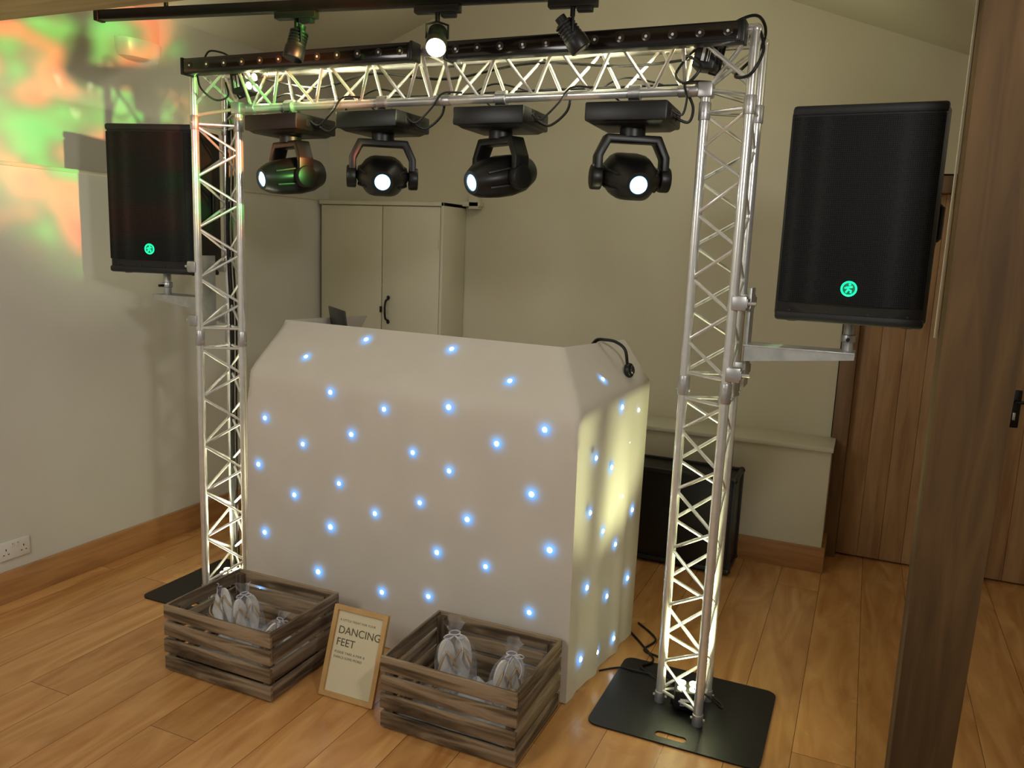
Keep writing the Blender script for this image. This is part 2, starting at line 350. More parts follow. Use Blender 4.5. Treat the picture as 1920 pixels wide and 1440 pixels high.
# ------------------------------------------------------------------ truss arch
arch=empty('truss_arch',(W/2,IY,0),0,'silver aluminium triangular truss goalpost on black base plates','lighting truss')
BR=.0062
def zig(b,p,q,d,L0,L1,ph=0,pitch=.108,r=BR):
    p=Vector(p);q=Vector(q);d=Vector(d); n=max(2,int(round((L1-L0)/pitch))); st=(L1-L0)/n
    side=ph; last=(p if side==0 else q)+d*L0
    for i in range(1,n+1):
        side=1-side; cur=(p if side==0 else q)+d*(L0+st*i)
        b.cyl(last,cur,r,'alu',seg=10); last=cur
def tower(mir):
    fx=(lambda x:W-x) if mir else (lambda x:x)
    ch=[(fx(0),0),(fx(0),S),(fx(IX),IY)]; tops=[H,H,H-IX]
    b=B()
    for (x,y),t in zip(ch,tops): b.cyl((x,y,.012),(x,y,t+.0),CR,'alu',seg=20)
    secs=[(.06,ZJ-.05),(ZJ+.05,2.16)]
    for k,(i,j) in enumerate(((0,2),(2,1),(1,0))):
        for (a,c) in secs: zig(b,(*ch[i],0),(*ch[j],0),(0,0,1),a,c,(0,0,1)[k])
        for z in (.055,ZJ-.045,ZJ+.045,2.165): b.cyl((*ch[i],z),(*ch[j],z),.0065,'alu',seg=10)
    t=b.obj('tower',arch,True)
    for (x,y),tp in zip(ch,tops):
        B().cyl((x,y,ZJ-.035),(x,y,ZJ+.035),CR+.0035,'aluD',seg=20,bev=.003).cyl((x-.024,y,ZJ-.018),(x+.024,y,ZJ-.018),.005,'steel',seg=8).cyl((x,y-.024,ZJ+.018),(x,y+.024,ZJ+.018),.005,'steel',seg=8).obj('coupler',t,True)
        B().cyl((x,y,.006),(x,y,.05),CR+.003,'aluD',seg=20,bev=.002).cyl((x-.026,y,.03),(x+.026,y,.03),.005,'steel',seg=8).obj('coupler',t,True)
        B().cyl((x,y,2.14),(x,y,2.20),CR+.0035,'aluD',seg=20,bev=.003).cyl((x,y-.026,2.17),(x,y+.026,2.17),.005,'steel',seg=8).obj('coupler',t,True)
    k=B()
    for (x,y),tp in zip(ch,tops): k.ball((x,y,tp),CR+.002,'alu',u=16,v=10)
    k.cyl((ch[0][0],0,H),(ch[1][0],S,H),.012,'alu'); 
    for y in (0,S): k.cyl((fx(0),y,2.2),(fx(IX),IY,H-IX),.007,'alu',seg=8); k.cyl((fx(0),y,2.24),(fx(.2),y,H),.007,'alu',seg=8)
    k.cyl((fx(IX),IY,H-IX),(fx(0),0,H),.007,'alu',seg=8);k.cyl((fx(IX),IY,H-IX),(fx(0),S,H),.007,'alu',seg=8)
    k.box((fx(IX),IY,H-IX),(.05,.05,.05),'aluD',.006)
    k.obj('corner_block',arch,True)
    cx=fx(.065); hw=.305
    x0,x1=cx-hw,cx+hw
    hole=rrect(cx-.06,-.135,cx+.05,-.10,.016)
    B().holed([rrect(x0,-.17,x1,.37,.04),hole],.006,'plate',Matrix.Translation((0,0,.004))).obj('base_plate',arch,True,ang=30,label='flat black steel base plate with hand slot')
tower(False); tower(True)
b=B()
b.cyl((0,0,H),(W,0,H),CR,'alu',seg=20).cyl((0,S,H),(W,S,H),CR,'alu',seg=20).cyl((IX,IY,H-IX),(W-IX,IY,H-IX),CR,'alu',seg=20)
secs=[(.24,1.12),(1.22,2.10)]
for k,(p,q) in enumerate((((0,0,H),(0,IY,H-IX)),((0,IY,H-IX),(0,S,H)),((0,S,H),(0,0,H)))):
    for a,c in secs: zig(b,p,q,(1,0,0),a,c,(0,0,1)[k],.11)
    for x in (.235,1.125,1.215,2.105): b.cyl(Vector(p)+Vector((x,0,0)),Vector(q)+Vector((x,0,0)),.0065,'alu',seg=10)
bm_=b.obj('beam',arch,True)
for y,z in ((0,H),(S,H),(IY,H-IX)):
    for x in (.22,1.17,W-.22): 
        B().cyl((x-.035,y,z),(x+.035,y,z),CR+.0035,'aluD',seg=20,bev=.003).cyl((x,y-.026,z),(x,y+.026,z),.005,'steel',seg=8).obj('coupler',bm_,True)

# ------------------------------------------------------------------ led spot fixtures inside the truss
def ledspot(loc,eul):
    e=empty('led_uplight',loc,0,'small black LED uplighter glowing warm white inside the truss','light fixture','LED uplighters in the truss',eul)
    B().box((0,0,.045),(.095,.095,.075),'black',.008).cyl((0,0,.0),(0,0,.02),.03,'black').obj('body',e)
    h=B()
    h.path([(-.052,0,.03),(-.056,0,.005),(-.04,0,-.004),(.04,0,-.004),(.056,0,.005),(.052,0,.03)],.004,'blackM').obj('bracket',e)
    for x in (-.022,.022):
        for y in (-.022,.022): B().cyl((x,y,.0825),(x,y,.086),.015,'ledW',seg=16).obj('lens',e)
    t=B().box((0,-.048,.050),(.05,.001,.010),'white').box((0,-.048,.035),(.05,.001,.003),'white').box((0,-.048,.028),(.05,.001,.002),'white').obj('rating_label',e)
    return e
l1=ledspot((.06,.093,.012),(0,0,math.radians(20)))
l2=copytree(l1,(W-.06,.093,.012),(0,0,math.radians(12)))
l3=copytree(l1,(.15,.095,2.335),(0,math.radians(80),0),'small black LED spot glowing at the end of the truss beam')
l4=copytree(l1,(W-.12,.095,2.34),(0,math.radians(-80),0),'small black LED spot glowing at the end of the truss beam')

# ------------------------------------------------------------------ moving heads
def mhead(x,base_yaw,pan,tilt,label,lr=1.0,core='lensC'):
    r=empty('moving_head_light',(x,IY,H-IX),math.radians(base_yaw),label,'stage light','moving head lights under the truss beam')
    c=B().cyl((-.02,0,0),(.02,0,0),.027,'aluD',seg=18).box((0,0,-.03),(.035,.05,.02),'blackM',.003).cyl((0,.03,-.01),(0,.055,-.01),.006,'steel')
    c.obj('clamp',r)
    b=B().box((0,0,-.078),(.285,.245,.064),'black',.007).box((0,0,-.115),(.265,.225,.012),'black',.004,taper=(.86,.86))
    b.box((0,0,-.04),(.16,.10,.014),'blackM',.003)
    for k in range(3): b.box((.1435,-.05+k*.045,-.078),(.003,.022,.028),'dark',.001)
    for k in range(4): b.box((.146,.045+k*.012,-.070),(.001,.006,.004),'dark')
    ba=b.obj('base',r)
    y=B(); a=math.radians(pan-base_yaw)
    R3=Matrix.Rotation(a,3,'Z')
    outer=[(-.132,-.31),(-.132,-.215),(-.098,-.144),(.098,-.144),(.132,-.215),(.132,-.31)]
    inn=[(-.106,-.31),(-.106,-.220),(-.080,-.170),(.080,-.170),(.106,-.220),(.106,-.31)]
    y.prism(outer+inn[::-1],.065,'black',Matrix.Rotation(a,4,'Z')@Matrix.Translation((0,.0325,0))@Matrix.Rotation(math.pi/2,4,'X'),bev=.005)
    y.cyl((0,0,-.118),(0,0,-.150),.045,'black',seg=24)
    for sx in (-1,1): y.cyl(R3@Vector((sx*.142,0,-.29)),R3@Vector((sx*.104,0,-.29)),.044,'black',seg=20,bev=.006)
    yk=y.obj('yoke',r)
    Hm=Matrix.Translation((0,0,-.285))@Matrix.Rotation(a,4,'Z')@Matrix.Rotation(math.radians(tilt),4,'X')
    h=B(); N=36; rings=[(.150,.0,.0),(.146,.04,.032),(.13,.072,.056),(.08,.096,.073),(.02,.104,.079),(-.04,.097,.075),(-.09,.078,.065),(-.122,.056,.052),(-.137,.043,.043),(-.137,.031,.031),(-.127,.030,.030)]
    vs=[];fs=[]
    for yy,rx,rz in rings:
        for k in range(N):
            t=2*math.pi*k/N; rr=1+.04*math.cos(6*t)*(1 if abs(yy)<.12 else 0)
            vs.append(Hm@Vector((rx*rr*math.cos(t),yy,rz*rr*math.sin(t))))
    for i in range(len(rings)-1):
        for k in range(N): l=(k+1)%N; fs.append([i*N+k,i*N+l,(i+1)*N+l,(i+1)*N+k])
    h.add(vs,fs,'black')
    for sx in (-1,1):
        for dz in (-.03,0,.03):
            h.path([Hm@Vector((sx*.060,.115,dz)),Hm@Vector((sx*.094,.03,dz)),Hm@Vector((sx*.094,-.03,dz)),Hm@Vector((sx*.066,-.10,dz*.9))],.005,'dark',6)
    hd=h.obj('head',yk)
    f=lambda y_: Hm@Vector((0,y_,0))
    N=28; vs=[f(-.142)]+[Hm@Vector((rr*math.cos(2*math.pi*k/N),yy,rr*math.sin(2*math.pi*k/N))) for rr,yy in ((.022*lr,-.1395),(.0305,-.131)) for k in range(N)]
    l=B().add(vs[:1+N],[[0,1+k,1+(k+1)%N] for k in range(N)],core)
    l.add(vs[1:],[[k,(k+1)%N,N+(k+1)%N,N+k] for k in range(N)],'lensB')
    l.obj('lens',hd)
    return r
mhead(.44,-4,-22,10,'black moving head spotlight turned sideways, lens glowing blue-white',.8,'lensD')
mhead(.90,-2,33,14,'black moving head spotlight facing the room, lens glowing blue',1.25)
mhead(1.42,0,-26,14,'black moving head spotlight turned aside, lens glowing blue-white',.9,'lensD')
mhead(1.93,2,30,16,'black moving head spotlight facing the room, lens glowing white',1.25)

# ------------------------------------------------------------------ LED battens
def batten(x0,x1,z,label):
    e=empty('led_batten',((x0+x1)/2,-.055,z),0,label,'light bar','LED battens on the truss beam')
    L=x1-x0
    B().box((0,0,0),(L,.06,.062),'blackM',.006).box((0,-.031,0),(L-.03,.004,.05),'bar',.001).box((-L/2,0,0),(.012,.066,.068),'black',.003).box((L/2,0,0),(.012,.066,.068),'black',.003).obj('housing',e)
    for i in range(12):
        x=-L/2+.045+(L-.09)*i/11
        B().cyl((x,-.0325,0),(x,-.034,0),.015,'ledbar',seg=20,bev=.0006).cyl((x,-.034,0),(x,-.0348,0),.0045,'socket',seg=12).obj('lens',e)
    for x in (-L*.32,L*.32): B().box((x,.033,.0),(.04,.015,.05),'steel',.003).cyl((x-.018,.058,.02),(x+.018,.058,.02),.024,'aluD',seg=16).obj('bracket',e)
batten(.02,1.13,2.385,'long black LED batten with a row of round lenses')
batten(1.27,2.31,2.378,'long black LED batten with a row of round lenses')

# ------------------------------------------------------------------ loudspeakers
def speaker(loc,yaw,label):
    e=empty('loudspeaker',loc,math.radians(yaw),label,'loudspeaker','loudspeakers on truss brackets')
    w,h,d=.44,.628,.38
    pl=[(-w/2,-d/2+.02),(-w/2+.015,-d/2),(w/2-.015,-d/2),(w/2,-d/2+.02),(w/2,d*.05),(w/2-.09,d/2-.01),(w/2-.1,d/2),(-w/2+.1,d/2),(-w/2+.09,d/2-.01),(-w/2,d*.05)]
    b=B().prism(pl,h,'spk',None,bev=.008)
    for z in (.0,h): 
        b.box((0,-d/2+.03,z),(w-.01,.07,.03),'spk',.01)
    for x in (-.17,-.06,.06,.17):
        b.cyl((x,-d/2-.001,.018),(x,-d/2-.004,.018),.0035,'dark',seg=10)
    b.cyl((0,.02,-.012),(0,.02,.005),.03,'blackM',seg=20)
    body=b.obj('cabinet',e)
    for x in (-.17,.17):
        for y in (-.12,.05): B().cyl((x,y,-.020),(x,y,.0),.016,'rubber',r1=.019,seg=14).obj('foot',e)
    g=B(); n=14; vs=[];fs=[]
    gx,gz=w/2-.012,h/2-.022
    for i in range(n+1):
        for j in range(2):
            x=-gx+2*gx*i/n; bow=.012*(1-(x/gx)**2)
            vs+= [(x,-d/2-.004-bow,.045 if j==0 else h-.02)]
    for i in range(n): fs.append([2*i,2*i+2,2*i+3,2*i+1])
    g.add(vs,fs,'grille')
    g.add([(v[0],v[1],v[2]) for v in vs]+[(v[0],-d/2+.01,v[2]) for v in vs],[[2*i+1,2*i+3,2*i+3+2*(n+1),2*i+1+2*(n+1)] for i in range(n)]+[[2*i+2,2*i,2*i+2*(n+1),2*i+2+2*(n+1)] for i in range(n)],'spk')
    g.obj('grille',e)
    k=B(); yy=-d/2-.016; cz_=.095
    k.cyl((0,yy,cz_),(0,yy-.004,cz_),.024,'badge',seg=32,bev=.001)
    ring=[(0+.021*math.cos(t),yy-.005,cz_+.021*math.sin(t)) for t in [i*math.pi/16 for i in range(32)]]
    k.path(ring,.0028,'green',6,closed=True)
    k.path([(-.008,yy-.005,cz_-.012),(-.002,yy-.005,cz_-.002),(-.006,yy-.005,cz_+.004),(.010,yy-.005,cz_+.006)],.0028,'green',6)
    k.path([(-.002,yy-.005,cz_-.002),(.007,yy-.005,cz_-.006),(.006,yy-.005,cz_-.013)],.0028,'green',6)
    k.ball((.002,yy-.005,cz_+.013),.0035,'green',u=10,v=8).path([(-.006,yy-.005,cz_+.004),(-.012,yy-.005,cz_+.001)],.0025,'green',6)
    k.obj('badge',e,label='round badge glowing green')
    for sx in (-1,1):
        hh=B().path([(sx*(w/2-.001),-.05,h*.40),(sx*(w/2+.006),-.05,h*.41),(sx*(w/2+.007),-.05,h*.56),(sx*(w/2-.001),-.05,h*.57)],.009,'rubber',8)
        hh.box((sx*(w/2),-.035,h*.485),(.004,.07,.14),'rubber',.0018)
        hh.obj('handle',e)
    return e
spR=speaker((2.70,.14,1.513),-3,'large black loudspeaker with green lit badge beside the oak post')
spL=speaker((-.295,.16,1.525),14,'large black loudspeaker with green lit badge by the plain wall')
def bracket(px,side,z):
    tx=W+.0 if side>0 else 0.0
    e=empty('speaker_bracket',(tx,.10,z),0,'silver angled steel arm clamped to the truss tower','speaker bracket','speaker brackets on the truss')
    d=side
    x0=d*.045; x1=(px-tx)
    B().box((x0,0,.02),(.012,.09,.34),'steel',.002).obj('back_plate',e)
    for zz in (-.10,.14):
        cc=B().box((x0,-.0,zz),(.008,.24,.03),'steel',.002)
        cc.box((d*.022,-.10+.0,zz),(.05,.045,.05),'aluD',.006).box((d*.022,.086,zz),(.05,.045,.05),'aluD',.006)
        cc.cyl((d*.04,-.10,zz),(d*.075,-.10,zz),.006,'steel')
        cc.obj('clamp',e)
    a=B()
    a.box(((x0+x1)/2+d*.01,-.01,-.002),(abs(x1-x0)+.03,.12,.006),'steel',.001)
    pl=[(x0,-.055),(x1+d*.025,-.022),(x1+d*.025,.0),(x0,.0)]
    for yy in (-.064,.044): a.prism(pl if d<0 else pl[::-1],.005,'steel',Matrix.Translation((0,yy,0))@Matrix.Rotation(math.pi/2,4,'X'))
    a.obj('arm',e,ang=20)
    B().cyl((x1,0,0),(x1,0,.113),.0175,'steel',seg=18,bev=.003).cyl((x1,0,.03),(x1,0,.055),.024,'aluD',seg=18,bev=.003).cyl((x1-.0,-.02,.04),(x1,-.05,.04),.006,'blackM').obj('pole',e)
bracket(2.70,1,1.40)
bracket(-.295,-1,1.41)

# ------------------------------------------------------------------ DJ booth
bo=empty('dj_booth',(1.05,.3,0),0,'white stretch cloth DJ booth dotted with blue-white star lights','dj booth')
def patch(b,c,nu,nv,m,amp=.0,fold=0,seed=0):
    c=[Vector(x) for x in c]; n=(c[1]-c[0]).cross(c[3]-c[0]).normalized(); vs=[];fs=[]
    for j in range(nv+1):
        for i in range(nu+1):
            u=i/nu;v=j/nv; p=(c[0]*(1-u)+c[1]*u)*(1-v)+(c[3]*(1-u)+c[2]*u)*v
            eu=min(1,6*min(u,1-u)); edge=eu*min(1,6*min(v,1-v))
            q=amp*noise.noise(Vector((p.x*3+seed,p.y*3,p.z*2.2)))*edge
            if fold: q+=(fold*math.sin(u*19+seed)*(1-v*.6)+fold*.5*math.sin(u*37+v*2)*(1-v))*eu*min(1,6*(1-v))
            vs.append(p+n*q)
    for j in range(nv):
        for i in range(nu): a=j*(nu+1)+i; fs.append([a,a+1,a+nu+2,a+nu+1])
    b.add(vs,fs,m)
BFL=(.25,0,.01);BFR=(1.865,-.10,.01);BRR=(1.93,.57,.01);BRL=(.33,.68,.01)
SFL=(.265,.005,1.11);SFR=(1.855,-.095,1.11);SRR=(1.94,.56,1.16);SRL=(.34,.68,1.14)
TFL=(.29,.235,1.32);TFR=(1.69,.157,1.32);TRR=(1.80,.62,1.32);TRL=(.42,.71,1.32)
b=B()
patch(b,[BFL,BFR,SFR,SFL],50,30,'cloth',.003,.0008)
patch(b,[SFL,SFR,TFR,TFL],50,8,'cloth',.002,seed=3)
patch(b,[BFR,BRR,SRR,SFR],30,30,'cloth',.008,.006,seed=1)
patch(b,[SFR,SRR,TRR,TFR],30,8,'cloth',.006,seed=5)
patch(b,[BRL,BFL,SFL,SRL],20,30,'cloth',.004,seed=7)
patch(b,[SRL,SFL,TFL,TRL],20,8,'cloth',.003,seed=8)
cl=b.obj('cloth_cover',bo,True,ang=75,weld=.0015)
for p in (BFL,BFR,BRR,BRL): 
    q=Vector(p)+(Vector((1.05,.3,0))-Vector((p[0],p[1],0))).normalized()*.09; B().cyl((q.x,q.y,0),(q.x,q.y,1.08),.012,'blackM').obj('frame_pole',bo,True)
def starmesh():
    me=bpy.data.meshes.new('star_light'); N=20; rr=[.0,.009,.0135,.020,.029,.040,.054]; g=[1,1,.66,.38,.18,.06,0]  # flat outer rings hold the painted glow, the dome is the LED
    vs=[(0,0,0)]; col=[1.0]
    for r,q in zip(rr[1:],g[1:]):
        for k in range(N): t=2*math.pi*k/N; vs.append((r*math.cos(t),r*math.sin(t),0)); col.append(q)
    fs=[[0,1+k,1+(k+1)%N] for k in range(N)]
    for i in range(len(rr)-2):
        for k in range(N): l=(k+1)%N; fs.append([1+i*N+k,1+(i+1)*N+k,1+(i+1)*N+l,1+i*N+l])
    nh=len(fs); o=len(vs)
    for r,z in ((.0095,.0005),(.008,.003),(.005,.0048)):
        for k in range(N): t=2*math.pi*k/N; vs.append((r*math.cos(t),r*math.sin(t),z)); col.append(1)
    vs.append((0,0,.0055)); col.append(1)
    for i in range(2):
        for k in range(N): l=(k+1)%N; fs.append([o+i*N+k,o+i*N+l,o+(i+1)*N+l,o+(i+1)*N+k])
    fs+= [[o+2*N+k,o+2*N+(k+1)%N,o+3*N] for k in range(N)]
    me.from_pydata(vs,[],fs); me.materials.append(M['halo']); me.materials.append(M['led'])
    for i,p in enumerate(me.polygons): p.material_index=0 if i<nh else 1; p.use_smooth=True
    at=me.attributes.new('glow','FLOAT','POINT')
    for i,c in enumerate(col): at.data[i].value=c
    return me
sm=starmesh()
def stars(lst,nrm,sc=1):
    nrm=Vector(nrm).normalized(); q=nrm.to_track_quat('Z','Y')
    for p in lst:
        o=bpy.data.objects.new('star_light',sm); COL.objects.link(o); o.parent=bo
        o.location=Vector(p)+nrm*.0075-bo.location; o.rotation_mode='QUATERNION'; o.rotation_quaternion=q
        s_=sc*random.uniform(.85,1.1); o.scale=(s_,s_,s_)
F=[(0.745,-0.031,1.069),(1.018,-0.048,1.032),(1.320,-0.066,1.079),(0.380,-0.008,0.911),(1.728,-0.092,1.048),(0.855,-0.038,0.905),(0.595,-0.021,0.825),(1.534,-0.080,0.967),(1.160,-0.057,0.875),(0.338,-0.005,0.694),
(1.330,-0.067,0.828),(0.792,-0.034,0.684),(0.546,-0.018,0.590),(1.687,-0.089,0.798),(1.198,-0.059,0.675),(0.979,-0.045,0.588),(1.418,-0.073,0.649),(0.747,-0.031,0.484),(0.372,-0.008,0.384),(1.284,-0.064,0.485),
(1.771,-0.094,0.600),(1.506,-0.078,0.476),(0.680,-0.027,0.266),(1.020,-0.048,0.254),(1.249,-0.062,0.291),(1.700,-0.090,0.337),(0.339,-0.006,0.100),(1.657,-0.087,0.092)]
T=[(0.540,0.069,1.183),(0.791,0.156,1.271),(1.222,0.128,1.270),(1.537,0.010,1.187)]
S1=[(1.899,0.270,1.091),(1.918,0.455,1.051),(1.909,0.370,0.929),(1.875,0.043,0.933),(1.891,0.199,0.862),(1.905,0.331,0.713),(1.872,0.018,0.727),(1.918,0.458,0.620),
(1.886,0.152,0.616),(1.901,0.290,0.519),(1.918,0.455,0.316),(1.873,0.029,0.427),(1.895,0.233,0.316),(1.906,0.339,0.088),(1.888,0.168,0.101),(1.871,0.008,0.143)]
S2=[(1.783,0.518,1.287),(1.828,0.230,1.195)]
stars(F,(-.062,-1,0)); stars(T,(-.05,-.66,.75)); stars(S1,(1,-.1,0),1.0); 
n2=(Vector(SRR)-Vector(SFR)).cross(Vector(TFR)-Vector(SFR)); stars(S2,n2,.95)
tb=empty('folding_table',(1.05,.45,0),0,'plain grey equipment table inside the booth','table')
B().box((0,0,1.105),(1.26,.36,.025),'dark',.004).obj('table_top',tb)
for x in (-.58,.58):
    for y in (-.14,.14): B().cyl((x,y,0),(x,y,1.095),.014,'steel').obj('leg',tb)
lp=empty('laptop',(.56,.49,1.118),math.radians(-40),'dark grey open laptop on the booth table','laptop')
B().box((0,0,.009),(.30,.21,.016),'dark',.005).obj('keyboard_base',lp)
B().box((0,-.125,.138),(.30,.008,.245),'dark',.003,RX(8)).obj('screen',lp)
hp=empty('headphones',(1.80,.41,1.325),math.radians(-4),'black headphones hooked over the booth corner','headphones')
B().path(cat([(.072,.02,-.085),(.062,.01,-.025),(.025,.0,.004),(-.02,-.005,.010),(-.06,-.0,.004),(-.085,.0,-.03)],8),.006,'rubber',8,flat=1.5).obj('headband',hp)
for x in (.082,-.095):
    B().cyl((x-.012,.02,-.110),(x+.012,.018,-.106),.030,'black',seg=24,bev=.008).cyl((x+.010,.018,-.106),(x+.019,.018,-.104),.018,'dark',seg=20,bev=.003).obj('ear_cup',hp)

# ------------------------------------------------------------------ flight case
fc=empty('flight_case',(1.92,1.60,0),0,'black flight case with metal edges standing by the low ledge','flight case','cases behind the booth')
B().box((0,0,.28),(.57,.26,.50),'case',.004).obj('body',fc)
e=B()
for sx in (-1,1):
    for sy in (-1,1): e.box((sx*.285,sy*.13,.28),(.022,.022,.51),'dark',.003)
    for z in (.03,.53): e.box((sx*.285,0,z),(.022,.26,.022),'dark',.003)
for sy in (-1,1):
    for z in (.03,.53): e.box((0,sy*.13,z),(.57,.022,.022),'dark',.003)
e.obj('edge_trim',fc)
for sx in (-1,1):
    for sy in (-1,1):
        for z in (.03,.53): B().ball((sx*.284,sy*.129,z),.018,'dark',u=12,v=8).obj('ball_corner',fc)
for sx in (-.22,.22):
    for sy in (-.09,.09): B().cyl((sx-.01,sy,.016),(sx+.01,sy,.016),.016,'rubber').obj('wheel',fc)

# ------------------------------------------------------------------ crates
def crate(loc,yaw,label):
    e=empty('wooden_crate',loc,math.radians(yaw),label,'crate','scorched wooden crates')
    w,d,h=.52,.42,.27; t=.013; sh=.054; gap=(h-4*sh-.0)/3.2
    b=B()
    for i in range(4):
        z=.008+sh/2+i*(sh+gap*.95)
        for sy in (-1,1):
            b.box((random.uniform(-.002,.002),sy*(d/2-t/2),z),(w,t,sh),'crX',.002,RY(random.uniform(-.3,.3)))
        for sx in (-1,1):
            b.box((sx*(w/2-t/2-.0),0,z),(t,d-2*t-.001,sh),'crY',.002)
    b.obj('side_slats',e)
    f=B()
    for i in range(5): f.box((0,-d/2+.055+i*(d-.11)/4,.012),(w-2*t-.002,.07,.010),'crX',.002)
    f.obj('base_slats',e)
    for sx in (-1,1):
        for sy in (-1,1): B().box((sx*(w/2-t-.016),sy*(d/2-t-.016),.137),(.03,.03,.25),'crZ',.002).obj('corner_post',e)
    return e
c1=crate((.63,-.385,0),0,'dark scorched wooden slatted crate with favour bags')
c2=crate((1.585,-.325,0),0,'dark scorched wooden slatted crate with flip-flop bags')

# ------------------------------------------------------------------ bags with flip flops
def flipflop_mesh(b,off,rot,m):
    pts=[]; L=.125
    for k in range(28):
        t=2*math.pi*k/28; x=math.cos(t); y=math.sin(t)
        wd=.036+.008*x; pts.append((wd*y*(.9 if x<0 else 1), L*x))
    mx=Matrix.Translation(off)@rot.to_4x4()
    b.prism(pts,.011,m,mx,bev=.002)
    tp=lambda x,y,z:mx@Vector((x,y,z))
    b.path(cat([tp(0,.07,.011),tp(-.018,.05,.03),tp(-.036,.0,.03),tp(-.035,-.03,.008)],5),.004,'flopB',6)
    b.path(cat([tp(0,.07,.011),tp(.018,.05,.03),tp(.036,.0,.03),tp(.035,-.03,.008)],5),.004,'flopB',6)
def bag(loc,eul,scale,label,seed=0,mf='flop'):
    e=empty('favour_bag',loc,0,label,'gift bag','organza favour bags in the crates',eul)
    e.scale=(scale,)*3
    prof=[(.03,.0),(.066,.004),(.073,.03),(.074,.08),(.070,.13),(.058,.17),(.034,.20),(.016,.214),(.015,.222),(.021,.234),(.029,.250),(.034,.266)]
    N=64; vs=[];fs=[]
    for i,(r,z) in enumerate(prof):
        for k in range(N):
            t=2*math.pi*k/N; rip=1+(.05 if z<.18 else .12)*math.sin(6*t+seed+z*14)+.035*math.sin(13*t+seed*3+z*30)
            ell=.52 if z<.19 else .7
            vs.append((r*rip*math.cos(t),r*rip*ell*math.sin(t),z+(.010*math.sin(2*t+seed) if i==len(prof)-1 else 0)))
    for i in range(len(prof)-1):
        for k in range(N): l=(k+1)%N; fs.append([i*N+k,i*N+l,(i+1)*N+l,(i+1)*N+k])
    B().add(vs,fs,'organza').obj('pouch',e,ang=80)
    rb=B().path([(.0185*math.cos(t),.0145*math.sin(t),.218) for t in [i*math.pi/8 for i in range(16)]],.0028,'ribbon',6,closed=True)
    rb.path(cat([(0,-.017,.218),(.02,-.034,.205),(.028,-.05,.18),(.022,-.052,.15)],5),.002,'ribbon',6).path(cat([(0,-.017,.218),(-.02,-.036,.208),(-.03,-.05,.185),(-.034,-.052,.16)],5),.002,'ribbon',6)
    for sx in (-1,1): rb.path(cat([(0,-.017,.218),(sx*.02,-.032,.232),(sx*.035,-.034,.222),(sx*.018,-.028,.214),(0,-.017,.218)],5),.0022,'ribbon',6)
    rb.obj('ribbon',e)
    for off,an in (((-.030,-.010,.105),8),((.026,.008,.108),-4)):
        f=B(); flipflop_mesh(f,off,RZ(an)@RX(90)@Matrix.Diagonal((.84,.78,1)),mf); f.obj('flip_flop',e,label='pale foam flip-flop')
    return e
def E(x,y,z): return (math.radians(x),math.radians(y),math.radians(z))
bag((.475,-.36,.10),E(-24,-34,10),.80,'small white organza favour bag lying tilted in the crate',1)
bag((.58,-.35,.09),E(4,-6,40),.86,'small white organza favour bag standing in the crate',2)
bag((.70,-.42,.08),E(20,20,70),.72,'small white organza favour bag lying low in the crate',3)
bag((1.50,-.29,.075),E(6,-3,25),1.06,'white organza bag tied with ribbon holding flip-flops',4)
bag((1.70,-.31,.060),E(4,5,40),1.0,'white organza bag tied with ribbon holding flip-flops',5,'flop')
bag((1.43,-.40,.07),E(-6,40,-15),.72,'white organza bag lying low in the crate',6)
def tissue(loc,sx,sy,sz,seed):
    b=B(); vs=[];fs=[];n=26
    for j in range(n+1):
        for i in range(n+1):
            x=(i/n-.5)*sx;y=(j/n-.5)*sy; edge=min(1,5*min(i,n-i,j,n-j)/n)
            vs.append((x,y,sz*(.35+.9*edge*(.5+noise.noise(Vector((x*16+seed,y*16,seed)))))*.8))
    for j in range(n):
        for i in range(n): a=j*(n+1)+i; fs.append([a,a+1,a+n+2,a+n+1])
    b.add(vs,fs,'tissue'); o=b.obj('tissue_liner',None,ang=25); o.location=loc
    m=o.modifiers.new('s','SOLIDIFY'); m.thickness=.002
    o['label']='crumpled white tissue lining the wooden crate'; o['category']='tissue paper'; o['group']='tissue liners'
tissue((.63,-.385,.018),.43,.33,.10,2); tissue((1.585,-.325,.018),.43,.33,.085,5)

# ------------------------------------------------------------------ framed sign
sgn=empty('framed_sign',(1.121,-.452,0.0015),0,'gold framed card reading dancing feet, leaning on the floor','framed sign',None,(math.radians(-19),0,math.radians(1)))
w,h=.236,.335
fb=B(); t=.018
fb.holed([rrect(-w/2,0,w/2,h,.002,2),rrect(-w/2+t,t,w/2-t,h-t,.001,2)],.016,'gold',Matrix.Rotation(math.pi/2,4,'X'))
fb.obj('frame',sgn,ang=30)
B().box((0,.004,h/2),(w-.02,.004,h-.02),'paper').obj('card',sgn)
mx=lambda x,z:Matrix.Translation((x,.0012,z))@Matrix.Rotation(math.pi/2,4,'X')
for tt,sz_,mm,zz,spc in (('A LITTLE TREAT FOR YOUR',.0112,'inkL',.278,1.15),('DANCING',.0400,'ink',.232,1.0),('FEET',.0400,'ink',.188,1.0),('PLEASE TAKE A PAIR &',.0120,'inkL',.160,1.12),('DANCE SOME MORE!',.0120,'inkL',.142,1.12)):
    B().text(tt,sz_,mm,mx(-.088,zz),spc).obj('lettering',sgn)

